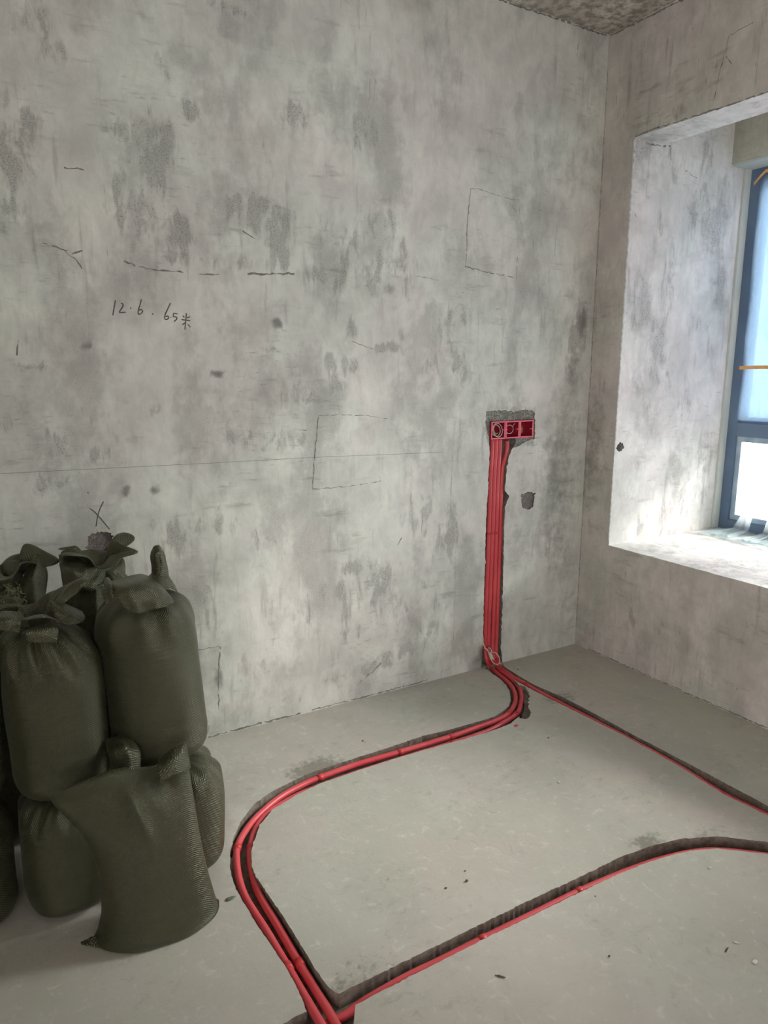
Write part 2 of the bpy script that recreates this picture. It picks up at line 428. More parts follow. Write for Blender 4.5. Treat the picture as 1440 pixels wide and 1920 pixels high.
PB = [(-.53, 0.0), (-.495, 0.0)] + fl([(941, 1247), (966, 1263), (1002, 1284), (1057, 1308), (1100, 1330), (1192, 1380), (1320, 1447), (1440, 1511), (1560, 1574), (1560, 1590), (1440, 1529), (1357, 1489), (1275, 1437), (1174, 1381), (1100, 1344), (1039, 1314), (988, 1288), (965, 1275), (948, 1264), (935, 1253)])
PC = fl([(625, 1868), (640, 1861), (796, 1784), (912, 1728), (986, 1691), (1084, 1646), (1162, 1607), (1222, 1586), (1275, 1573), (1346, 1568), (1440, 1579), (1560, 1599), (1560, 1625), (1440, 1601), (1346, 1591), (1294, 1595), (1256, 1604), (1219, 1615), (1162, 1638), (1087, 1673), (1012, 1710), (900, 1764), (817, 1807), (754, 1838), (665, 1885), (600, 1917)])
PS = fl([(972, 1284), (986, 1288), (993, 1305), (990, 1325), (996, 1337), (989, 1347), (974, 1347), (970, 1330)])
PL = fl([(440, 1968), (575, 1896), (584, 1925), (470, 1995)])
def fblob(L):
    out = []
    for (x, y, rx, ry, s, ch) in L:
        c = at(x, y); a = at(x+rx, y); b = at(x, y-ry)
        out.append((c.x, c.y, abs(a.x-c.x)+abs(b.x-c.x)*.3+.01, abs(b.y-c.y)+abs(a.y-c.y)*.3+.01, s, ch))
    return out
FB = fblob([(590, 1440, 60, 10, .8, 0), (1050, 1308, 45, 8, .5, 0), (1215, 1580, 30, 12, .8, 0), (1320, 1562, 60, 8, .4, 0), (690, 1820, 70, 30, .35, 0), (640, 1850, 40, 10, .5, 0), (735, 1650, 30, 10, .25, 0),
    (455, 1535, 12, 30, .9, 2), (440, 1575, 8, 25, .8, 2), (940, 1360, 30, 8, .5, 2), (1260, 1600, 40, 6, .4, 2), (480, 1420, 60, 12, .5, 2), (410, 1440, 40, 14, .5, 2), (790, 1300, 60, 10, .45, 2), (740, 1290, 60, 6, .35, 2), (1060, 1480, 20, 8, .3, 2), (760, 1400, 30, 6, .0, 2)])
floor_cuts = [(ragged(PA, .009, .0008, .03), .042, 1), (ragged(PB, .009, .0008, .03), .045, 1), (ragged(PC, .009, .0008, .03), .045, 1), (ragged(PS, .01, .002), .022, 1), (ragged(PL, .012, .0012), .04, 1)]
slab('floor', (X0, 0.0, Y0, 0.0), lambda u, v, d: (u, v, -d), floor_cuts, ['floor', 'cut', 'crack', 'crack', 'hair'], .035, blobs(FB), .25)

# =================================================================== LEFT (chased) WALL, the one the photo faces
def wl(L): return [(at(x, y, 1, 0).x, at(x, y, 1, 0).z) for x, y in L]
WB = []
for (x, y, rx, ry, s, ch) in [
    (290, 290, 42, 75, .85, 0), (225, 360, 28, 45, .8, 0), (260, 410, 55, 40, .7, 0), (335, 440, 32, 38, .85, 0), (350, 485, 65, 14, .7, 0), (480, 400, 66, 34, .95, 0), (440, 490, 45, 18, .6, 0), (525, 455, 26, 48, .85, 0),
    (550, 215, 22, 26, .9, 0), (362, 205, 24, 20, .75, 0), (30, 300, 32, 60, .85, 0), (12, 400, 20, 60, .6, 0), (60, 20, 40, 45, .6, 0), (85, 90, 34, 40, .55, 0), (312, 135, 16, 32, .7, 0), (55, 410, 22, 30, .6, 0), (12, 185, 14, 26, .7, 0), (420, 15, 40, 14, .5, 0), (60, 225, 16, 16, .7, 0),
    (690, 230, 24, 75, .65, 0), (705, 185, 50, 20, .45, 0), (640, 470, 36, 70, .6, 0), (705, 470, 45, 75, .65, 0), (740, 510, 50, 40, .55, 0), (592, 515, 26, 14, .9, 0), (730, 545, 16, 12, .45, 1), (755, 545, 9, 20, .7, 0), (752, 628, 5, 14, .5, 1), (735, 652, 34, 8, .9, 0), (845, 600, 40, 34, .6, 0), (840, 690, 60, 45, .55, 0), (500, 300, 20, 30, .35, 0), (220, 240, 30, 22, .6, 0),
    (640, 690, 70, 22, .6, 0), (600, 725, 70, 16, .7, 0), (560, 750, 40, 10, .6, 0), (620, 745, 22, 14, .6, 0), (520, 606, 8, 7, .95, 1), (408, 702, 12, 5, .9, 1), (163, 647, 10, 9, .8, 1), (505, 652, 16, 5, .6, 1), (655, 618, 18, 18, .55, 0), (560, 700, 10, 12, .4, 0),
    (60, 690, 34, 7, .7, 0), (185, 790, 25, 22, .45, 0), (110, 830, 32, 30, .75, 0), (100, 905, 32, 22, .65, 0), (190, 850, 24, 16, .5, 0), (15, 790, 20, 18, .5, 0), (430, 815, 14, 30, .5, 0), (480, 810, 40, 28, .55, 0), (540, 822, 28, 20, .5, 0), (290, 765, 14, 22, .5, 0), (235, 920, 7, 8, .8, 1), (290, 920, 6, 10, .8, 1), (220, 820, 8, 14, .6, 0),
    (790, 965, 30, 40, .6, 0), (842, 1005, 28, 55, .7, 0), (800, 1000, 16, 16, .6, 0), (700, 995, 16, 6, .5, 0), (655, 1062, 55, 18, .7, 0), (720, 1075, 34, 18, .6, 0), (695, 1105, 30, 34, .6, 0), (620, 1110, 36, 26, .6, 0), (640, 1150, 40, 20, .5, 0), (735, 1140, 28, 30, .6, 0), (790, 1150, 50, 50, .45, 0), (660, 1185, 40, 14, .5, 0), (760, 1220, 50, 20, .6, 0), (705, 1250, 26, 10, .9, 0), (820, 1240, 30, 8, .4, 0), (640, 1270, 30, 8, .5, 0),
    (318, 1010, 34, 44, .55, 0), (400, 985, 44, 26, .5, 0), (520, 1010, 50, 26, .4, 0), (378, 1110, 24, 24, .7, 0), (402, 1160, 16, 24, .7, 0), (560, 1150, 44, 36, .4, 0), (470, 1250, 40, 24, .35, 0), (545, 1310, 20, 8, .6, 0), (410, 1270, 6, 22, .7, 1),
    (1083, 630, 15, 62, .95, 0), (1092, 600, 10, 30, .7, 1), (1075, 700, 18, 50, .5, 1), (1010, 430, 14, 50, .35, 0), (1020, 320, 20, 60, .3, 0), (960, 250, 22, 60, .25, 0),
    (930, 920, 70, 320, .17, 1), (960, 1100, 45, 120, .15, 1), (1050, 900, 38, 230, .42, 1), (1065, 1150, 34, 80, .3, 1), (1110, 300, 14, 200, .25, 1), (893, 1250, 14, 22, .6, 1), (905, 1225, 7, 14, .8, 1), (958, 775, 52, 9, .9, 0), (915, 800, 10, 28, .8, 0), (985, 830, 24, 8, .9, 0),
    (850, 300, 60, 90, .25, 2), (640, 380, 30, 60, .3, 2), (680, 860, 70, 40, .35, 2), (740, 980, 60, 40, .35, 2), (925, 440, 38, 60, .3, 2), (905, 770, 12, 10, .6, 2), (835, 1268, 50, 6, .7, 2), (880, 1250, 30, 5, .6, 2), (100, 300, 14, 80, .3, 2)]:
    c = at(x, y, 1, 0); a = at(x+rx, y, 1, 0); b = at(x, y-ry, 1, 0)
    WB.append((c.x, c.z, abs(a.x-c.x)+.004, abs(b.z-c.z)+.004, s, ch))
chL = wl([(919, 815), (917, 870), (914, 930), (911, 1000), (908, 1100), (905, 1215)]) + [(-.632, 0.0)]
chR = [(-.495, 0.0)] + wl([(939, 1215), (943, 1100), (945, 1000), (947, 950), (955, 930), (947, 920), (949, 890), (953, 860), (958, 845), (968, 832), (968, 815)])
PW = chL + chR
BX0, BX1, BZ0, BZ1 = -.620, -.362, 1.128, 1.211
PM = wl([(911, 772), (935, 768), (962, 772), (985, 768), (1001, 772), (1004, 800), (1003, 822), (985, 829), (968, 838), (950, 842), (918, 836), (911, 800)])
PBX = [(BX0-.001, BZ0-.001), (BX1+.001, BZ0-.001), (BX1+.001, BZ1+.001), (BX0-.001, BZ1+.001)]
PH1 = wl([(978, 925), (990, 922), (1002, 924), (1002, 938), (999, 952), (990, 955), (980, 952), (977, 938)])
PH2 = wl([(163, 1010), (172, 1001), (190, 997), (208, 1000), (213, 1015), (212, 1040), (165, 1040)])
cuts = [(ragged(PW, .012, .0014, .05), .040, 1), (ragged(PM, .01, .002), .004, 2), (PBX, .055, 1), (ragged(PH1, .006, .0026, .1), .010, 5), (ragged(PH2, .006, .0026, .1), .012, 5)]
def ctick(x, y, dx, dy): return wl([(x-dx, y-dy), (x+dx, y+dy)])
rib = [(wl([(0, 888), (200, 878), (400, 868), (600, 857), (830, 848)]), .0016, 4),
    (wl([(882, 355), (880, 380), (877, 410), (875, 440), (876, 465), (872, 500)]), .006, 3), (wl([(872, 500), (900, 507), (930, 514), (962, 520)]), .006, 3), (wl([(882, 355), (896, 354), (925, 364), (950, 372), (973, 375)]), .0035, 3), (wl([(973, 375), (974, 400), (976, 420)]), .003, 3), (wl([(972, 470), (968, 500), (969, 525)]), .003, 3), (wl([(897, 505), (898, 530)]), .003, 3), (wl([(955, 380), (968, 398)]), .004, 3),
    (wl([(597, 782), (594, 815), (590, 850), (588, 880), (586, 916)]), .007, 3), (wl([(586, 917), (620, 915), (660, 911), (713, 902)]), .005, 3), (wl([(597, 779), (640, 778), (690, 779), (728, 786)]), .004, 3), (wl([(553, 805), (575, 808)]), .003, 3),
    (wl([(80, 456), (105, 462), (135, 476), (155, 470)]), .008, 3), (wl([(120, 470), (145, 490), (158, 512)]), .005, 3), (wl([(232, 490), (260, 500), (290, 506), (350, 510)]), .008, 3), (wl([(375, 514), (410, 514)]), .007, 3), (wl([(465, 513), (500, 514), (552, 513)]), .011, 3), (wl([(455, 432), (478, 448)]), .006, 3), (wl([(120, 315), (155, 318)]), .006, 3),
    (wl([(36, 635), (30, 668)]), .008, 3), (wl([(362, 1220), (390, 1216), (413, 1212)]), .004, 3), (wl([(413, 1212), (411, 1240), (410, 1280), (410, 1330)]), .008, 3), (wl([(392, 1360), (386, 1385)]), .006, 3),
    (wl([(848, 855), (844, 960)]), .002, 3), (wl([(856, 980), (853, 1090), (850, 1200)]), .002, 3), (wl([(792, 960), (790, 1000)]), .003, 3), (wl([(752, 1008), (746, 1022)]), .006, 3), (wl([(714, 1244), (700, 1258), (676, 1278)]), .008, 3), (wl([(1043, 420), (1040, 480)]), .0025, 3), (wl([(1085, 75), (1082, 105)]), .004, 3), (wl([(1018, 520), (1012, 650)]), .002, 3), (wl([(1030, 500), (1028, 530)]), .004, 3),
    (wl([(660, 640), (700, 655)]), .004, 3), (wl([(780, 518), (800, 520), (822, 526)]), .003, 3), (wl([(200, 460), (203, 490)]), .002, 3),
    # marker ticks round the boxes
    (wl([(915, 764), (915, 776)]), .003, 3), (wl([(909, 776), (917, 776)]), .004, 3), (wl([(935, 764), (935, 770)]), .003, 3), (wl([(960, 764), (960, 774)]), .003, 3), (wl([(985, 763), (985, 771)]), .004, 3), (wl([(1001, 764), (1001, 773)]), .003, 3), (wl([(1001, 774), (1015, 774)]), .003, 3), (wl([(998, 821), (1015, 821)]), .004, 3), (wl([(999, 824), (999, 838)]), .003, 3), (wl([(979, 850), (1000, 850)]), .002, 3), (wl([(900, 802), (912, 802)]), .003, 3),
    # broken joint along the floor and under the ceiling
    ([(-2.0, .006), (-1.75, .008), (-1.6, .006)], .012, 3), ([(-1.55, .008), (-1.2, .007), (-.95, .009)], .009, 3), ([(-2.6, 2.945), (-1.0, 2.945), (-.02, 2.943)], .014, 3)]
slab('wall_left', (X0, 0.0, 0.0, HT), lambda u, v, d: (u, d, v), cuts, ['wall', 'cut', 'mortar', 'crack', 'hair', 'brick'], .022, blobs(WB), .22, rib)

# =================================================================== RIGHT WALL with the bay window opening
WY0, WY1, WS, WT = -2.05, -.190, .587, 2.468
def wr(L): return [(at(x, y, 0, 0).y, at(x, y, 0, 0).z) for x, y in L]
win = ragged([(WY0, WS), (WY1, WS), (WY1, WT), (WY0, WT)], .02, .0005, .03)
rb = [(wr([(1413, 42), (1390, 54), (1368, 66)]), .005, 3), (wr([(1368, 66), (1362, 90), (1356, 112), (1350, 135), (1344, 160), (1338, 190)]), .006, 3), (wr([(1362, 105), (1372, 120)]), .004, 3), (wr([(1189, 268), (1186, 320), (1182, 380)]), .010, 3), (wr([(1190, 256), (1230, 240), (1290, 222), (1350, 203), (1440, 172)]), .010, 3),
    ([(-.01, 2.942), (-.5, 2.942), (-1.2, 2.944)], .016, 3), ([(-.1, .006), (-.6, .005), (-1.3, .006)], .010, 3), ([(-.006, .1), (-.007, .9), (-.006, 1.7), (-.006, 2.8)], .005, 3)]
for i in range(26):
    u = -random.uniform(.05, 1.0); z = random.uniform(.1, .55) if i % 2 else random.uniform(2.5, 2.9)
    rb.append(([(u, z), (u+random.uniform(-.01, .01), z+random.uniform(.01, .05))], .003, 3))
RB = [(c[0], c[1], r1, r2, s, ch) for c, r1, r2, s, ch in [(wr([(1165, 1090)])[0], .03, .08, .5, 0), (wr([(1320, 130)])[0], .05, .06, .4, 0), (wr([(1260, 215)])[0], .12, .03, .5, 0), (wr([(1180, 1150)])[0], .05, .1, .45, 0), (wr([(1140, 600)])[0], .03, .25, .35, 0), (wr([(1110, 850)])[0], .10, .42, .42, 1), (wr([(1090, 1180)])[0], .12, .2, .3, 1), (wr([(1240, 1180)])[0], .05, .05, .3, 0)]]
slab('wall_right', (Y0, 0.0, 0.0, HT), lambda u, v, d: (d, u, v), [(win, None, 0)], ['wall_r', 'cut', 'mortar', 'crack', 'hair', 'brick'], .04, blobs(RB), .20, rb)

# the bay behind the opening: cheek, sill, bay ceiling, lintel over the window, far cheek
BXE = 1.0
def rv(L): return [(at(x, y, 1, WY1).x, at(x, y, 1, WY1).z) for x, y in L]
VB = []
for (x, y, rx, ry, s, ch) in [(1218, 330, 22, 70, .9, 0), (1225, 420, 22, 40, .7, 0), (1270, 300, 20, 40, .4, 0), (1330, 290, 14, 60, .7, 0), (1355, 400, 14, 60, .6, 0), (1300, 400, 14, 50, .6, 0), (1320, 360, 8, 30, .7, 0), (1250, 520, 16, 60, .5, 0), (1190, 520, 10, 60, .5, 0), (1220, 600, 30, 30, .5, 0), (1300, 600, 30, 24, .4, 0), (1190, 790, 26, 20, .7, 0), (1325, 850, 14, 50, .7, 0), (1300, 930, 30, 26, .5, 0), (1185, 985, 30, 20, .7, 0), (1250, 960, 30, 40, .4, 0), (1280, 760, 20, 20, .5, 0), (1344, 920, 6, 20, .7, 0), (1230, 700, 30, 60, .35, 0), (1180, 900, 20, 40, .4, 0)]:
    c = at(x, y, 1, WY1); a = at(x+rx, y, 1, WY1); b = at(x, y-ry, 1, WY1)
    VB.append((c.x, c.z, abs(a.x-c.x)+.004, abs(b.z-c.z)+.004, s, ch))
rvr = [(rv([(1210, 268), (1232, 273), (1257, 274)]), .012, 3), (rv([(1256, 275), (1258, 300)]), .006, 3), (rv([(1190, 400), (1192, 405)]), .008, 3), (rv([(1285, 320), (1306, 334)]), .006, 3)]
slab('wall_bay', (.2, BXE, .4, HT), lambda u, v, d: (u, WY1+d, v), [], ['reveal', 'cut', 'mortar', 'crack', 'hair'], .03, blobs(VB), .19, rvr)
# the inner edges of the opening carry the pale reveal plaster too
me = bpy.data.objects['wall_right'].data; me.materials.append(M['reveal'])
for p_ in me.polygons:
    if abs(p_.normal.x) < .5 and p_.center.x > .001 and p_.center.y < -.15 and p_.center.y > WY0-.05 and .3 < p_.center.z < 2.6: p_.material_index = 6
slab('sill_slab', (.0, BXE, WY0-.2, WY1), lambda u, v, d: (u+.2*(u < .001)*0, v, WS-d), [], ['reveal', 'cut', 'mortar', 'crack', 'hair'], .03, None, .2)
so = bpy.data.objects['sill_slab']; so.name = 'trim_1'
so.scale = (.8, 1, 1); so.location = (.2, 0, 0)
bm = bmesh.new(); box(bm, .2, BXE, WY0-.2, WY1, 2.75, HT); struct(obj('ceiling_bay', bm, 'reveal', smooth=False))
bm = bmesh.new(); box(bm, .70, BXE, WY0, WY1, 2.452, 2.75); struct(obj('wall_lintel', bm, 'lintel', smooth=False))
bm = bmesh.new(); box(bm, .2, BXE, WY0-.2, WY0, WS, 2.75); struct(obj('wall_bay_far', bm, 'reveal', smooth=False))
# perforated corner bead along the cheek edge
bm = bmesh.new(); box(bm, -.0022, .004, WY1-.001, WY1+.005, WS+.02, WT-.01)
for i in range(150):
    z = WS+.03+i*.0122; box(bm, -.0038, -.002, WY1-.0015, WY1+.003, z, z+.006)
o = struct(obj('trim_2', bm, 'bead', smooth=False))
# chipped hole low on the cheek edge
h0 = at(1163, 838, 1, WY1)
bm = bmesh.new(); bmesh.ops.create_icosphere(bm, subdivisions=3, radius=1)
for v in bm.verts:
    n_ = 1+.35*noise.noise(v.co*2.2); v.co = Vector((h0.x+v.co.x*.028*n_, WY1+.001+v.co.y*.0035*n_, h0.z+v.co.z*.022*n_))
struct(obj('trim_3', bm, 'chip_d'))

# =================================================================== other surfaces
slab('ceiling', (X0, 0.0, Y0, 0.0), lambda u, v, d: (u, v, HT+d), [], ['ceiling', 'cut', 'crack', 'crack', 'hair'], .05, None, .2, (), .006)
bm = bmesh.new(); box(bm, X0-.2, X0, -3.5, .22, -.2, HT+.2); box(bm, X0-.2, X0, Y0-.2, -4.8, -.2, HT+.2); box(bm, X0-.2, X0, -4.8, -3.5, 2.4, HT+.2); struct(obj('wall_rear_left', bm, 'wall_r', smooth=False))  # gap in this unseen wall is added to let in fill light
bm = bmesh.new()
box(bm, X0, .2, Y0-.2, Y0, 0, HT)
struct(obj('wall_back', bm, 'wall_r', smooth=False))

# =================================================================== WINDOW
bm = bmesh.new()
fy = [WY1-.003, -1.12, WY0+.003]
XF0, XF1 = .85, .92
zb, zt = WS+.001, 2.45
ft = .062
box(bm, XF0, XF1, WY1-ft, WY1-.004, zb, zt); box(bm, XF0, XF1, WY0+.004, WY0+ft, zb, zt)
box(bm, XF0+.001, XF1-.001, WY0+ft, WY1-ft, zt-.05, zt-.002); box(bm, XF0+.001, XF1-.001, WY0+ft, WY1-ft, zb, zb+.055)
box(bm, XF0+.002, XF1-.002, WY0+ft, WY1-ft, 1.098, 1.17); box(bm, XF0-.004, XF1-.002, -1.15, -1.09, zb+.055, zt-.05)
win_o = struct(obj('window_1', bm, 'frame', smooth=False))
bm = bmesh.new()
def ring(bm, x0, x1, ya, yb, za, zb_, t):
    box(bm, x0, x1, ya, ya+t, za, zb_); box(bm, x0, x1, yb-t, yb, za, zb_); box(bm, x0, x1, ya+t, yb-t, za, za+t); box(bm, x0, x1, ya+t, yb-t, zb_-t, zb_)
ring(bm, .866, .905, -1.088, WY1-ft-.001, zb+.056, 1.097, .028)
struct(obj('window_sash', bm, 'sash', win_o, smooth=False))
bm = bmesh.new(); ring(bm, .866, .905, -1.088, WY1-ft-.001, 1.171, zt-.052, .03); struct(obj('window_sash', bm, 'frame', win_o, smooth=False))
bm = bmesh.new(); ring(bm, .866, .905, WY0+ft+.001, -1.152, zb+.056, 1.097, .03); ring(bm, .866, .905, WY0+ft+.001, -1.152, 1.171, zt-.052, .03); struct(obj('window_sash', bm, 'frame', win_o, smooth=False))
for ya, yb in ((WY0+ft+.03, -1.182), (-1.06, WY1-ft-.03)):
    for za, zb2 in ((zb+.084, 1.069), (1.20, zt-.082)):
        bm = bmesh.new(); box(bm, .882, .888, ya, yb, za, zb2); struct(obj('window_pane', bm, 'glass', win_o, smooth=False))
bm = bmesh.new(); box(bm, .80, .85, WY1-.012, WY1-.001, zb, 2.45); box(bm, .705, .85, WY0+.01, WY1-.0125, 2.440, 2.4515)
struct(obj('window_seal', bm, 'putty', win_o, smooth=False))

def sheet(bm, fn, nu, nv, mi=0):
    g = [[bm.verts.new(fn(i/nu, j/nv)) for j in range(nv+1)] for i in range(nu+1)]
    for i in range(nu):
        for j in range(nv): bm.faces.new((g[i][j], g[i+1][j], g[i+1][j+1], g[i][j+1])).material_index = mi
    return g
# film taped over the upper light
def ff(s, t):
    y = -.262 - s*.84; z = 1.185 + t*1.225
    f = .006*math.sin(26*(y*.8+z*.55)+3*noise.noise(Vector((y*3, z*2, 0)))) + .01*noise.noise(Vector((y*7, z*3, 1)))
    return (.842 - .006 + f*.6 - .006*math.sin(math.pi*s), y, z)
bm = bmesh.new(); sheet(bm, ff, 40, 60)
fo = obj('plastic_film', bm, 'film'); tag(fo, 'clear crinkled plastic film taped over the upper window pane', 'plastic sheet')
# loose film hanging over the lower pane foot and spreading on the sill
def fs(y0, y1, w0, flare, seed):
    def g(s, t):
        # t 0 = top hanging at the rail, 1 = lying out on the sill
        yc = y0+(y1-y0)*t; wdt = w0*(1+flare*t*t)
        y = yc + (s-.5)*wdt
        if t < .5:
            q = t/.5; x = .838-.03*q; z = .74-.13*q**1.3
        else:
            q = (t-.5)/.5; x = .808-.17*q; z = .61-.014*min(1, q*2)
        z += .006*abs(math.sin(s*9+seed))*(.4+t) + .003*noise.noise(Vector((s*8, t*8, seed)))
        return (x, y, max(z, WS+.003))
    return g
for i, (y0, y1, w0, fla) in enumerate([(-.40, -.325, .06, 2.0), (-.52, -.50, .035, 1.8), (-.60, -.62, .07, 1.4)]):
    bm = bmesh.new(); sheet(bm, fs(y0, y1, w0, fla, i*2.3), 16, 24)
    tag(obj('plastic_strip', bm, 'film_low'), ['pale plastic strip draping from window foot onto the sill, nearest the cheek', 'narrow pale plastic strip hanging over window foot, second from the cheek', 'pale plastic strip hanging at the right photo edge over the window foot'][i], 'plastic sheet', 'loose plastic on the window sill')
def fl2(s, t):
    return (.84-.25*t+.02*math.sin(s*6), -.24-s*.55, WS+.004+.008*abs(math.sin(s*17+t*4))*(1-.4*t)+.004*noise.noise(Vector((s*14, t*5, 2))))
bm = bmesh.new(); sheet(bm, fl2, 50, 16); tag(obj('plastic_sheet', bm, 'film_low'), 'rumpled clear plastic lying along the back of the window sill', 'plastic sheet')
bm = bmesh.new()
a, b = at(1390, 691, 0, .832), at(1440, 690, 0, .832)
sheet(bm, lambda s, t: (.826+.001*math.sin(s*30), -.252-s*.84, 1.449+t*.018+.003*math.sin(s*9)), 30, 1)
tag(obj('tape_strip', bm, 'tape'), 'orange tape strip across the middle of the upper window film', 'tape')
bm = bmesh.new()
sheet(bm, lambda s, t: (.826, -.235-s*.86+.0*t, 2.405+t*.016-(.05*max(0, .06-s)/.06)), 30, 1)
tag(obj('tape_strip', bm, 'tape'), 'pale orange tape along the top edge of the window film', 'tape')

# =================================================================== CONDUITS
R = .0108
ZC = -.013
def conduit(pts, label, rings, name='conduit', r=R):
    P = catmull(pts, 6)
    bm = bmesh.new(); tube(bm, P, r, 14)
    o = obj(name, bm, 'pvc'); tag(o, label, 'conduit', 'red electrical conduits')
    for q in rings:
        q = Vector(q); i = min(range(len(P)), key=lambda k: (P[k]-q).length)
        t = (P[min(i+1, len(P)-1)]-P[max(i-1, 0)]).normalized()
        bm = bmesh.new(); tube(bm, [P[i]-t*.011, P[i]-t*.0105, P[i]+t*.0105, P[i]+t*.011], lambda s: r+.0022 if .1 < s < .9 else r+.0005, 14)
        obj('coupling', bm, 'pvc_clip', o)
    return o
def F3(L, z=ZC): return [at(x, y, 2, z) for x, y in L]
def W3(L, y=.016): return [at(a, b, 1, y) for a, b in L]
c1 = W3([(923, 822), (922, 850), (919, 900), (916, 1000), (912, 1100), (909.5, 1190), (909.5, 1218)]) + [at(913, 1238, 1, -.004)] + F3([(921, 1252), (932, 1263), (946, 1274), (959, 1287), (966, 1303), (965, 1319), (954, 1337), (930, 1351), (894, 1364), (846, 1381), (750, 1410), (667, 1434), (600, 1458), (567, 1472), (525, 1495), (483, 1530), (457, 1563), (445, 1590), (444, 1620), (450, 1655), (464, 1690), (500, 1747), (540, 1815), (562, 1853), (585, 1892), (607, 1930), (640, 1990)])
conduit(c1, 'red conduit running outermost along the floor bend, leftmost on the wall', [F3([q])[0] for q in [(954, 1337), (846, 1381), (750, 1410), (600, 1458), (444, 1590), (538, 1812)]])
c2 = W3([(930, 822), (929, 850), (926, 900), (923, 1000), (919, 1100), (916, 1190), (916, 1215)]) + [at(919, 1236, 1, -.004)] + F3([(928, 1248), (938, 1258), (952, 1268), (966, 1280), (975, 1293), (978, 1306), (976, 1322), (970, 1337), (948, 1353), (912, 1372), (848, 1394), (750, 1424), (672, 1449), (610, 1471), (560, 1491), (522, 1512), (496, 1531), (478, 1559), (470, 1590), (470, 1618), (478, 1655), (490, 1685), (520, 1735), (562, 1808), (587, 1849), (612, 1890), (634, 1928), (668, 1988)], -.019)
conduit(c2, 'red conduit running innermost round the floor bend, second from left on the wall', [F3([q])[0] for q in [(970, 1337), (848, 1389), (470, 1585), (560, 1805)]])
c3 = W3([(937, 822), (936, 850), (933, 900), (930, 1000), (927, 1100), (924, 1190), (923, 1215)]) + [at(926, 1234, 1, -.004)] + F3([(936, 1249), (948, 1260), (962, 1270), (988, 1285), (1020, 1303), (1056, 1322), (1100, 1345), (1174, 1383.5), (1275, 1439.5), (1357, 1492), (1440, 1532), (1540, 1586)], -.014)
conduit(c3, 'red conduit third from left on the wall, heading along the right floor channel', [F3([q])[0] for q in [(988, 1284), (1357, 1486)]])
c4 = W3([(950, 826), (950.5, 840), (948, 855), (944, 868), (941, 885), (939, 930), (937.5, 1000), (934, 1100), (931, 1190), (930, 1215)], .020) + [at(932, 1233, 1, 0)] + F3([(941, 1248), (956, 1260), (972, 1273), (1000, 1290), (1056, 1320), (1100, 1343), (1174, 1382), (1275, 1438), (1357, 1490), (1440, 1530), (1540, 1584)], -.034)
conduit(c4, 'darker red conduit rightmost on the wall, with an offset bend under the middle box', [])
c5 = F3([(560, 1940), (600, 1914), (646, 1894), (685, 1873), (760, 1834), (820, 1805), (905, 1762), (1010, 1710), (1087, 1672), (1162, 1640), (1219, 1619), (1256, 1608.5), (1294, 1600), (1346, 1596), (1440, 1606), (1545, 1628)], -.016)
c5[0].z = c5[1].z = -.036; c5[2].z = -.032; c5[3].z = -.022
conduit(c5, 'single red conduit in the nearest floor channel crossing under the pair', [F3([q])[0] for q in [(905, 1760), (1087, 1669)]])
# small saddle clip on the riser
g = at(926, 1000, 1, .002)
bm = bmesh.new()
for dx in (-.022, 0, .022):
    pts = [Vector((g.x+dx+.0125*math.cos(a_), .012-.0125*math.sin(a_), g.z)) for a_ in [math.pi*k/8 for k in range(9)]]
    tube(bm, pts, .0028, 6)
box(bm, g.x-.036, g.x+.036, .012, .018, g.z-.003, g.z+.003)
tag(obj('conduit_clip', bm, 'pvc_clip'), 'small red three-way clip holding the wall conduits halfway up', 'clip')
# white connector, its clips and the white loop at the foot of the riser
b0 = at(917, 1222, 1, -.012); b1 = at(926, 1241, 1, -.03)
bm = bmesh.new(); tube(bm, [b0, b0.lerp(b1, .3), b0.lerp(b1, .7), b1], .0085, 12); body = tag(obj('cable_connector', bm, 'white_cord'), 'white plastic connector tied at the foot of the red conduits', 'connector')
for q, rr in ((at(911, 1217, 1, -.012), .010), (at(926, 1240, 1, -.034), .010)):
    bm = bmesh.new(); tube(bm, [q+Vector((-.014, 0, .003)), q+Vector((-.006, 0, .001)), q+Vector((.008, 0, -.001)), q+Vector((.016, 0, 0))], rr*.8, 10); obj('red_clamp', bm, 'pvc_clip', body)
def loop(c, rx, rz, ty, tilt, n=26, a0=0, a1=2*math.pi):
    return [c + Vector((rx*math.cos(a0+(a1-a0)*k/n)*math.cos(tilt)-rz*math.sin(a0+(a1-a0)*k/n)*math.sin(tilt), ty*math.sin((a0+(a1-a0)*k/n)), rx*math.cos(a0+(a1-a0)*k/n)*math.sin(tilt)+rz*math.sin(a0+(a1-a0)*k/n)*math.cos(tilt))) for k in range(n+1)]
bm = bmesh.new(); tube(bm, loop(at(928, 1234, 1, -.04), .022, .032, .012, .5), .0021, 8)
tube(bm, loop(at(918, 1220, 1, -.022), .010, .013, .006, .2), .0021, 8)
tube(bm, catmull([at(905.5, 1195, 1, -.003), at(906, 1205, 1, -.004), at(909, 1214, 1, -.014), at(914, 1220, 1, -.022)], 5), .003, 8)
tag(obj('cord_loop', bm, 'white_cord'), 'white cord looped round the foot of the red wall conduits', 'cord')

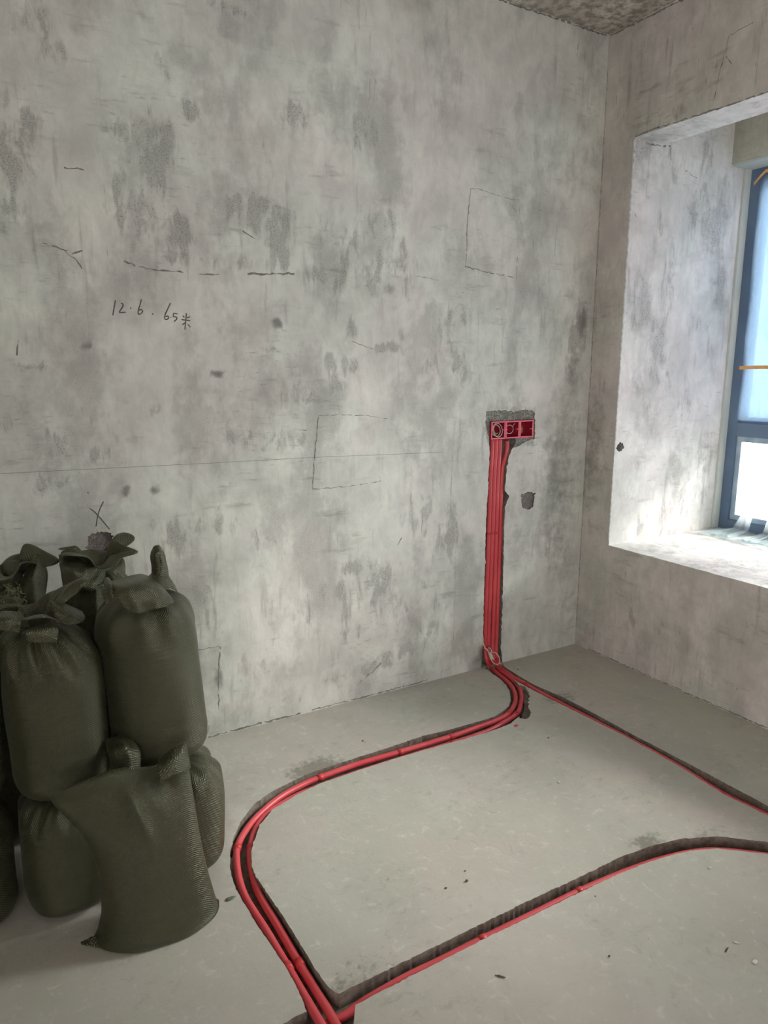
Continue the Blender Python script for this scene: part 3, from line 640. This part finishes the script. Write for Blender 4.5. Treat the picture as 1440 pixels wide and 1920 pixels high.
# =================================================================== JUNCTION BOXES
W_ = (BX1-BX0)/3
lab = ['left red junction box in the row of three, full of coiled white wire', 'middle red junction box in the row of three on the wall', 'right red junction box in the row of three, no conduit under it']
for i in range(3):
    x0 = BX0+i*W_+.0012; x1 = BX0+(i+1)*W_-.0012; z0 = BZ0+.0005; z1 = BZ1-.0005; t = .0062; y0, y1 = -.005, .05
    r_ = thing('junction_box', lab[i], 'junction box', ((x0+x1)/2, .02, z0), 'row of red junction boxes')
    bm = bmesh.new()
    box(bm, x0, x0+t*.5, y0+.001, y1, z0, z1); box(bm, x1-t*.5, x1, y0+.001, y1, z0, z1); box(bm, x0+t*.5, x1-t*.5, y0+.001, y1, z0, z0+t*.5); box(bm, x0+t*.5, x1-t*.5, y0+.001, y1, z1-t*.5, z1); box(bm, x0+t*.5, x1-t*.5, y1-.003, y1, z0+t*.5, z1-t*.5)
    obj('box_body', bm, 'pvc_box', r_, smooth=False)
    bm = bmesh.new(); ring_t = t
    for (a, b, c, d) in ((x0, x0+t, z0, z1), (x1-t, x1, z0, z1), (x0+t, x1-t, z0, z0+t), (x0+t, x1-t, z1-t, z1)): box(bm, a, b, y0-.002, y0+.001, c, d)
    obj('rim', bm, 'pvc_rim', r_, smooth=False)
    for zz in (z0+.5*(z1-z0),):
        for xx in (x0+t+.004, x1-t-.004):
            bm = bmesh.new(); tube(bm, [Vector((xx, -.004, zz)), Vector((xx, .006, zz))], .0035, 10); obj('screw_boss', bm, 'pvc_rim', r_)
cxs = [BX0+W_*(i+.5) for i in range(3)]; cz = (BZ0+BZ1)/2
def mk(label, name, mat, loops, r):
    bm = bmesh.new()
    for L in loops: tube(bm, L, r, 8)
    return tag(obj(name, bm, mat), label, 'wire', 'wires coiled in the boxes')
mk('white wire coil curled in the left junction box', 'wire_coil', 'white_wire', [loop(Vector((cxs[0]+.004, .004, cz)), .027, .032, .006, .1), loop(Vector((cxs[0]-.002, .010, cz-.002)), .025, .027, .004, .3)], .0021)
mk('yellow wire bundle bent inside the left junction box', 'wire_coil', 'brass', [loop(Vector((cxs[0]-.006+.004*k, .014, cz)), .006+.003*k, .022-.002*k, .004, .1*k, a0=1.2, a1=5.4) for k in range(3)], .0017)
mk('thin wire ring leaning in the middle junction box', 'wire_coil', 'white_wire', [loop(Vector((cxs[1]-.008, .008, cz)), .022, .019, .004, .5), [Vector((cxs[1]+.012, .01, cz+.012)), Vector((cxs[1]+.020, .004, cz+.028))]], .0013)
mk('yellow wire arcs poking into the right junction box', 'wire_coil', 'brass', [loop(Vector((cxs[2]-.032, .014, cz-.002)), .010+.007*k, .014+.005*k, .004, .2, a0=-1.2, a1=1.3, n=12) for k in range(3)], .0017)

# =================================================================== WRITING ON THE WALL
def strokes(name, S, sx, sy, ox, oy, r, label, cat):
    bm = bmesh.new()
    for st in S:
        P = [at(ox+x/sx, oy+y/sy, 1, -.0008) for x, y in st]
        P = catmull(P, 4) if len(P) > 2 else P
        tube(bm, P, r, 6)
    for v in bm.verts: v.co.y = -.0003+(v.co.y+.0008)*.4
    return tag(obj(name, bm, 'pencil'), label, cat)
k = 6.545
hw = thing('handwriting', 'handwritten pencil note 12.6 . 6.5米 on the plaster wall', 'writing', tuple(at(270, 590, 1, 0)))
for part_ in (
    [[(240, 150), (225, 230), (208, 335)], [(310, 185), (332, 200), (325, 235), (290, 290), (300, 300), (365, 298)], [(418, 240), (432, 255)]],
    [[(558, 140), (540, 210), (522, 270), (520, 318), (545, 318), (572, 290), (555, 262), (528, 275)], [(692, 312), (702, 326)]],
    [[(915, 185), (880, 260), (848, 330), (845, 375), (865, 388), (890, 370), (885, 345), (855, 350)], [(915, 355), (925, 362)], [(955, 305), (950, 350), (985, 355), (992, 380), (960, 412)], [(955, 310), (1000, 318)], [(1065, 340), (1085, 360)], [(1155, 350), (1120, 368)], [(1050, 388), (1155, 400)], [(1110, 310), (1103, 400), (1098, 450), (1092, 512)], [(1100, 425), (1060, 450)], [(1125, 445), (1160, 480)]]):
    q_ = strokes('number', part_, k, k, 180, 540, .0021, '', ''); del q_['label'], q_['category']
    q_.parent = hw; q_.matrix_parent_inverse = Matrix.Translation(-Vector(hw.location))
strokes('pencil_cross', [[(765, 210), (700, 340), (650, 500), (620, 690)], [(495, 340), (590, 410), (720, 550), (880, 745)]], 10.286, 10.286, 120, 920, .0020, 'pencil cross drawn on the wall above the sacks', 'mark')

# =================================================================== SACKS
def uvgrid(me, uvs):
    lay = me.uv_layers.new(name='UVMap')
    for lp in me.loops: lay.data[lp.index].uv = uvs[lp.vertex_index]
def sack(cx_, cy_, z0, h, rx, ry, seed, label, neck=None, flare=.06, ruff=.07, pw=4.5, lean=(0, 0), nfold=9, botr=.72, squash=0):
    """filled bag: grid (angle x height). neck=(dx,dy) offset of the tied neck, None for a plain closed top"""
    nA, nB = 120, 84; verts = []; uvs = []
    rnd = random.Random(seed); ph = [rnd.uniform(0, 6.28) for _ in range(8)]
    T = []
    for j in range(nB+1):
        t = j/nB; T.append(t)
    per = 2*math.pi*(rx+ry)/2
    for j in range(nB+1):
        t = j/nB
        z = h*(.5-.5*math.cos(math.pi*t))*.55 + h*t*.45
        q = abs(2*z/h-1)
        p1 = 13.0 if z < h/2 else pw
        prof = max(0, 1-q**p1)**(1/2.2)
        if z < h*.5: prof *= 1
        nk = max(0, (z/h-.72)/.28)
        for i in range(nA):
            a = 2*math.pi*i/nA
            c, s = math.cos(a), math.sin(a); e = 2.5
            sup = (abs(c)**e+abs(s)**e)**(-1/e)
            rr = prof*sup
            fold = .10*nk*math.cos(nfold*a+ph[0]+2*math.sin(a+ph[1]))+.05*nk*math.cos((nfold*2+1)*a+ph[2])
            lump = .045*noise.noise(Vector((c*1.2+seed, s*1.2, z*5)))
            crz = .010*math.sin(z*95+3*math.sin(a*2+ph[3])+ph[4])*max(0, 1-abs(z/h-.12)/.2)*(.5+.5*math.sin(a+ph[5]))
            crz += .007*math.sin(z*70+2*math.sin(a*3+ph[6]))*max(0, 1-abs(z/h-.86)/.14)
            k_ = rr*(1+fold+lump+crz)
            dx = lean[0]*z/h + (neck[0] if neck else 0)*nk**1.5; dy = lean[1]*z/h + (neck[1] if neck else 0)*nk**1.5
            verts.append(Vector((cx_+dx+rx*k_*c, cy_+dy+ry*k_*s, z0+z)))
            uvs.append((a/(2*math.pi)*per, z))
    faces = []
    for j in range(nB):
        for i in range(nA):
            faces.append((j*nA+i, j*nA+(i+1) % nA, (j+1)*nA+(i+1) % nA, (j+1)*nA+i))
    me = bpy.data.meshes.new('sack_body'); me.from_pydata(verts, [], faces); uvgrid(me, uvs)
    root = thing('woven_sack', label, 'sack', (cx_, cy_, z0), 'olive woven sacks')
    link('sack_body', me, 'sack', root)
    if neck:
        nx, ny = cx_+lean[0]+neck[0], cy_+lean[1]+neck[1]
        nA2, nB2 = 96, 20; verts = []; uvs = []
        zc = z0+h-.012
        for j in range(nB2+1):
            t = j/nB2
            for i in range(nA2):
                a = 2*math.pi*i/nA2
                pet = math.cos(4*a+ph[3])*.30+math.cos(7*a+ph[4])*.24+math.cos(11*a+ph[5])*.10
                hh = ruff*(1+.35*math.cos(2*a+ph[6])+.2*math.cos(5*a+ph[7]))
                rr = .022+flare*(t**1.1)*(1+pet)
                zz = zc + hh*math.sin(t*1.75)*(1-.22*t*(1+math.cos(3*a+ph[1])))
                verts.append(Vector((nx+rr*math.cos(a), ny+rr*math.sin(a)*.9, zz))); uvs.append((a*.05, t*ruff))
        faces = [(j*nA2+i, j*nA2+(i+1) % nA2, (j+1)*nA2+(i+1) % nA2, (j+1)*nA2+i) for j in range(nB2) for i in range(nA2)]
        me = bpy.data.meshes.new('gathered_mouth'); me.from_pydata(verts, [], faces); uvgrid(me, uvs)
        o = link('gathered_mouth', me, 'sack', root)
        md = o.modifiers.new('thick', 'SOLIDIFY'); md.thickness = .0015
        bm = bmesh.new(); tube(bm, loop(Vector((nx, ny, zc+.004)), .026, .0, .0, 0) if False else [Vector((nx+.027*math.cos(a_), ny+.025*math.sin(a_), zc+.003)) for a_ in [2*math.pi*q/24 for q in range(25)]], .0028, 6)
        obj('tie_cord', bm, 'thread', root)
    return root
def flap(root, name, ctrl, sub=3, th=.0018):
    """cloth patch through a grid of control points, corners kept crisp, with small creases"""
    rows = [catmull(r, 8) for r in ctrl]
    cols = [catmull([r[i] for r in rows], 8) for i in range(len(rows[0]))]
    nC = len(cols); nR = len(cols[0]); sd = ctrl[0][0][0]*37+ctrl[0][0][2]*51
    amp = .024*(Vector(ctrl[0][0])-Vector(ctrl[-1][-1])).length
    vs = []; uvs = []
    for j in range(nR):
        for i in range(nC):
            p_ = cols[i][j].copy()
            q = Vector((i/nC*2.2+sd, j/nR*1.4, sd))
            p_ += Vector((0, -1, .3))*amp*((1-abs(noise.noise(q*1.6))*4) + .35*noise.noise(q*5))
            vs.append(p_); uvs.append((p_.x, p_.z))
    fs_ = [(j*nC+i, j*nC+i+1, (j+1)*nC+i+1, (j+1)*nC+i) for j in range(nR-1) for i in range(nC-1)]
    me = bpy.data.meshes.new(name); me.from_pydata(vs, [], fs_); uvgrid(me, uvs)
    o = link(name, me, 'sack', root)
    d = o.modifiers.new('t', 'SOLIDIFY'); d.thickness = th
    return o

# back row: tall sacks against the wall
sk = sack(-2.405, -.26, 0, .835, .125, .135, 3, 'olive sack against the wall, its crumpled mouth just below the chipped hole', (0.0, -.02), .085, .075)
P = lambda x, y, d: at(x, y, 1, d)
flap(sk, 'mouth_fold', [[P(110, 1042, -.30), P(150, 1034, -.28), P(190, 1032, -.25), P(215, 1040, -.22)], [P(112, 1062, -.34), P(150, 1075, -.36), P(185, 1085, -.35), P(232, 1050, -.25)], [P(118, 1100, -.36), P(160, 1110, -.38), P(190, 1100, -.37), P(235, 1085, -.30)]])
flap(sk, 'mouth_fold', [[P(195, 1030, -.22), P(210, 1016, -.20), P(214, 1012, -.20)], [P(200, 1040, -.24), P(222, 1030, -.22), P(226, 1026, -.21)], [P(205, 1050, -.25), P(232, 1042, -.24), P(240, 1038, -.23)]])
sk = sack(-2.668, -.26, 0, .83, .125, .135, 4, 'olive sack against the wall at the left photo edge, frayed mouth standing up', (0.02, -.02), .075, .085)
flap(sk, 'mouth_fold', [[P(62, 1042, -.30), P(70, 1040, -.28), P(76, 1044, -.28)], [P(45, 1080, -.33), P(66, 1075, -.36), P(88, 1072, -.32)], [P(35, 1110, -.35), P(60, 1112, -.38), P(86, 1105, -.34)], [P(48, 1142, -.36), P(66, 1136, -.38), P(82, 1125, -.36)]])
flap(sk, 'mouth_fold', [[P(-4, 1062, -.28), P(18, 1052, -.27), P(40, 1050, -.27)], [P(0, 1085, -.30), P(20, 1078, -.33), P(42, 1078, -.31)], [P(4, 1105, -.31), P(22, 1105, -.34), P(44, 1100, -.32)]])
rnd = random.Random(5); bm = bmesh.new()
for i in range(46):
    c = P(rnd.uniform(8, 42), rnd.uniform(1102, 1140), -.40)
    L = [c]
    for j in range(5): L.append(L[-1]+Vector((rnd.uniform(-.012, .012), rnd.uniform(-.006, .006), rnd.uniform(-.012, .012))))
    tube(bm, catmull(L, 3), .0008, 4)
o = obj('frayed_threads', bm, 'thread', sk); o['kind'] = 'stuff'
# lower row on the floor
sack(-2.300, -.645, 0, .335, .148, .148, 5, 'olive sack on the floor under the right upper sack, bulging beside the front one', None, pw=4.5)
sk = bpy.context.scene.objects['woven_sack.002'] if 'woven_sack.002' in bpy.data.objects else None
flap(sk, 'mouth_fold', [[P(196, 1388, -.72), P(228, 1378, -.70), P(236, 1376, -.70)], [P(204, 1415, -.76), P(232, 1404, -.785), P(262, 1408, -.76)], [P(212, 1450, -.77), P(240, 1455, -.79), P(262, 1448, -.77)]])
sack(-2.585, -.635, 0, .335, .118, .145, 6, 'dark olive sack on the floor under the upper left one, left of the front sack', None, pw=5)
sack(-2.838, -.60, 0, .335, .122, .135, 7, 'dark olive sack on the floor at the very left photo edge', None, pw=5)
# upper row
sk = sack(-2.318, -.60, .335, .50, .138, .15, 8, 'upper right olive sack with folded top and one ear sticking up', None, pw=5.5, nfold=5, lean=(-.02, 0))
flap(sk, 'folded_mouth', [[P(205, 1092, -.66), P(238, 1082, -.64), P(265, 1077, -.62), P(285, 1084, -.62)], [P(212, 1100, -.74), P(242, 1098, -.75), P(278, 1094, -.74), P(308, 1104, -.70)], [P(222, 1125, -.775), P(250, 1122, -.785), P(290, 1118, -.775), P(324, 1128, -.735)], [P(236, 1142, -.775), P(258, 1150, -.785), P(290, 1142, -.775), P(318, 1136, -.74)]])
flap(sk, 'mouth_fold', [[P(193, 1110, -.72), P(198, 1086, -.69), P(204, 1084, -.68)], [P(196, 1125, -.75), P(205, 1100, -.74), P(212, 1098, -.73)], [P(200, 1135, -.755), P(214, 1122, -.765), P(216, 1118, -.76)]])
flap(sk, 'ear', [[P(289, 1030, -.60), P(293, 1024, -.60), P(298, 1026, -.60), P(303, 1034, -.60)], [P(285, 1042, -.60), P(292, 1040, -.62), P(299, 1040, -.62), P(307, 1046, -.60)], [P(288, 1060, -.60), P(294, 1058, -.62), P(302, 1058, -.62), P(311, 1062, -.60)], [P(288, 1080, -.60), P(294, 1084, -.62), P(303, 1084, -.62), P(313, 1082, -.60)]], th=.006)
flap(sk, 'mouth_fold', [[P(275, 1085, -.62), P(290, 1072, -.60), P(312, 1076, -.58), P(318, 1084, -.57)], [P(285, 1092, -.66), P(300, 1088, -.65), P(316, 1090, -.62), P(326, 1096, -.60)], [P(298, 1102, -.68), P(308, 1102, -.68), P(322, 1104, -.65), P(332, 1110, -.62)]])
sk = sack(-2.583, -.615, .325, .475, .124, .145, 9, 'upper left olive sack with a gathered, tied mouth', (-.035, -.03), .085, .08, pw=3.6, nfold=11)
flap(sk, 'mouth_fold', [[P(95, 1128, -.66), P(125, 1136, -.66), P(152, 1148, -.64)], [P(100, 1140, -.70), P(130, 1150, -.71), P(158, 1160, -.68)], [P(102, 1166, -.72), P(128, 1172, -.74), P(152, 1168, -.71)]], th=.004)
flap(sk, 'mouth_fold', [[P(40, 1190, -.74), P(70, 1176, -.74), P(96, 1172, -.73)], [P(48, 1186, -.775), P(78, 1184, -.775), P(108, 1182, -.76)], [P(50, 1202, -.77), P(78, 1204, -.775), P(104, 1204, -.765)]], th=.004)
flap(sk, 'mouth_fold', [[P(-6, 1150, -.72), P(15, 1148, -.72), P(36, 1150, -.72)], [P(-6, 1165, -.76), P(16, 1164, -.77), P(38, 1168, -.76)], [P(-6, 1182, -.76), P(14, 1182, -.77), P(34, 1186, -.76)]], th=.004)
sack(-2.838, -.58, .325, .46, .122, .13, 10, 'upper olive sack mostly cut off by the left photo edge', (0, 0), .06, .05)

# front sack: flat pillow bag standing alone
def front_sack():
    lef = [(172, 1768), (182, 1748), (190, 1715), (190, 1680), (184, 1640), (172, 1598), (150, 1560), (122, 1532), (98, 1506), (90, 1490)]
    rig = [(412, 1702), (404, 1680), (392, 1640), (382, 1600), (374, 1560), (367, 1520), (361, 1480), (355, 1445), (351, 1420), (347, 1399)]
    n = len(lef); nS, nT = 90, 110
    def yb(s): return -.865 - .035*s
    def Pm(s, t):
        f = t*(n-1); i = min(int(f), n-2); q = f-i
        l = at(lef[i][0], lef[i][1], 1, -.872).lerp(at(lef[i+1][0], lef[i+1][1], 1, -.872), q)
        r = at(rig[i][0], rig[i][1], 1, -.892).lerp(at(rig[i+1][0], rig[i+1][1], 1, -.892), q)
        l.z = max(l.z, .004); r.z = max(r.z, .004)
        p_ = l.lerp(r, s)
        p_.z -= (.024*math.exp(-((s-.76)/.16)**2)-.006*math.exp(-((s-.4)/.2)**2))*t**6     # top edge dips between the corners
        p_.z *= 1
        return p_
    verts = []; uvs = []; idx = {}
    for side in (0, 1):
        for j in range(nT+1):
            for i in range(nS+1):
                s, t = i/nS, j/nT
                p_ = Pm(s, t); e = (max(0, 1-abs(2*s-1)**2.6))**.55
                g = min(1, (t/.035))**.5 * max(0, 1-t**3.2)**.65
                th = .098*e*g*(1-.25*t)
                th += .010*noise.noise(Vector((s*3, t*4, 2)))*e*g
                if side == 0:
                    dent = math.exp(-((s-.60)/.08)**2-((t-.72)/.13)**2)
                    th += .016*math.exp(-((s-.50)/.05)**2-((t-.70)/.12)**2) - .018*dent*0
                    th -= .02*math.exp(-((s-.78)/.09)**2-((t-.84)/.1)**2)
                    th += .0016*math.sin(t*150+s*5)*max(0, (s-.72)/.28)*max(0, 1-abs(t-.35)/.3)
                y = p_.y - th if side == 0 else p_.y + th*.75
                z = p_.z
                if t < .06: z = max(.002, p_.z*1.0)
                if side == 0: z -= .0
                z = z*(1 if t > .05 else t/.05) if e > .2 else z
                verts.append(Vector((p_.x, y, max(z, .001)))); uvs.append((s*.36, t*.52))
                idx[(side, i, j)] = len(verts)-1
    faces = []
    for side in (0, 1):
        for j in range(nT):
            for i in range(nS):
                q = [idx[(side, i, j)], idx[(side, i+1, j)], idx[(side, i+1, j+1)], idx[(side, i, j+1)]]
                faces.append(q if side == 0 else q[::-1])
    for i in range(nS): faces.append((idx[(1, i, 0)], idx[(1, i+1, 0)], idx[(0, i+1, 0)], idx[(0, i, 0)]))
    for i in range(nS): faces.append((idx[(0, i, nT)], idx[(0, i+1, nT)], idx[(1, i+1, nT)], idx[(1, i, nT)]))
    me = bpy.data.meshes.new('sack_body'); me.from_pydata(verts, [], faces); uvgrid(me, uvs)
    root = thing('woven_sack', 'front olive sack alone on the floor, flat sewn top with pointed corners', 'sack', (-2.43, -.88, 0), 'olive woven sacks')
    link('sack_body', me, 'sack', root)
    # pointed corners
    flap(root, 'corner_ear', [[P(300, 1424, -.895), P(326, 1404, -.892), P(347, 1394, -.89)], [P(296, 1442, -.925), P(326, 1424, -.930), P(352, 1414, -.902)], [P(300, 1466, -.948), P(330, 1452, -.945), P(356, 1440, -.908)]], th=.004)
    flap(root, 'corner_ear', [[P(152, 1766, -.895), P(163, 1762, -.90), P(180, 1752, -.90)], [P(152, 1772, -.905), P(166, 1774, -.915), P(186, 1778, -.93)]], th=.004)
    return root
front_sack()

# =================================================================== SCRAPS ON THE FLOOR
def chip(px, py, sx, sy_, sz, mat, name, label, cat, group, rot=0):
    c = at(px, py); bm = bmesh.new(); bmesh.ops.create_icosphere(bm, subdivisions=2, radius=1)
    s0 = px*.13
    for v in bm.verts:
        n_ = 1+.5*noise.noise(v.co*1.7+Vector((s0, 0, 0)))
        x, y = v.co.x*sx*n_, v.co.y*sy_*n_
        v.co = Vector((c.x+x*math.cos(rot)-y*math.sin(rot), c.y+x*math.sin(rot)+y*math.cos(rot), sz+v.co.z*sz*n_*.95))
    tag(obj(name, bm, mat), label, cat, group)
chip(1048, 1467, .008, .004, .002, 'chip_w', 'plaster_chip', 'white plaster crumb in the middle of the enclosed floor area', 'plaster chip', 'white plaster chips', .4)
chip(1415, 1804, .009, .006, .003, 'chip_w', 'plaster_chip', 'largest white plaster chip, near the lower right photo corner', 'plaster chip', 'white plaster chips')
chip(1380, 1768, .009, .003, .002, 'chip_w', 'plaster_chip', 'thin slanted white plaster chip above the largest one', 'plaster chip', 'white plaster chips', -.9)
chip(1219, 1457, .003, .003, .0015, 'chip_w', 'plaster_chip', 'tiny white crumb near the right floor channel', 'plaster chip', 'white plaster chips')
chip(1331, 1628, .006, .004, .002, 'chip_w', 'plaster_chip', 'small white chip just below the bend of the nearest channel', 'plaster chip', 'white plaster chips')
chip(968, 1361, .010, .006, .003, 'pvc', 'plastic_scrap', 'small red plastic scrap beside the floor bend', 'scrap', None)
chip(938, 1832, .014, .0022, .002, 'chip_d', 'twig', 'short dark sliver lying on the floor right of the lower channel', 'splinter', None, -.8)
chip(1362, 1782, .012, .002, .0015, 'chip_d', 'twig', 'thin grey sliver beside the white chips at lower right', 'splinter', None, .3)
chip(1142, 1794, .003, .0025, .002, 'chip_d', 'pebble', 'lone dark pebble on the floor in the lower right', 'pebble', 'dark pebbles')
chip(875, 1653, .005, .004, .003, 'chip_d', 'pebble', 'largest dark pebble in the middle of the floor', 'pebble', 'dark pebbles')
chip(836, 1666, .004, .003, .002, 'chip_d', 'pebble', 'dark pebble left of the largest one mid floor', 'pebble', 'dark pebbles')
chip(872, 1634, .003, .002, .002, 'chip_d', 'pebble', 'small dark pebble just above the largest one mid floor', 'pebble', 'dark pebbles')
chip(680, 1390, .004, .003, .002, 'chip_d', 'pebble', 'dark pebble between the wall and the floor bend', 'pebble', 'dark pebbles')
chip(1028, 1384, .004, .003, .002, 'chip_d', 'pebble', 'dark pebble right of the red plastic scrap', 'pebble', 'dark pebbles')
chip(971, 1256, .003, .003, .002, 'chip_d', 'pebble', 'dark pebble near the wall right of the conduits', 'pebble', 'dark pebbles')
chip(432, 1686, .016, .006, .0025, 'chip_g', 'leaf_scrap', 'grey-green scrap on the floor between sack corner and conduit', 'scrap', None)
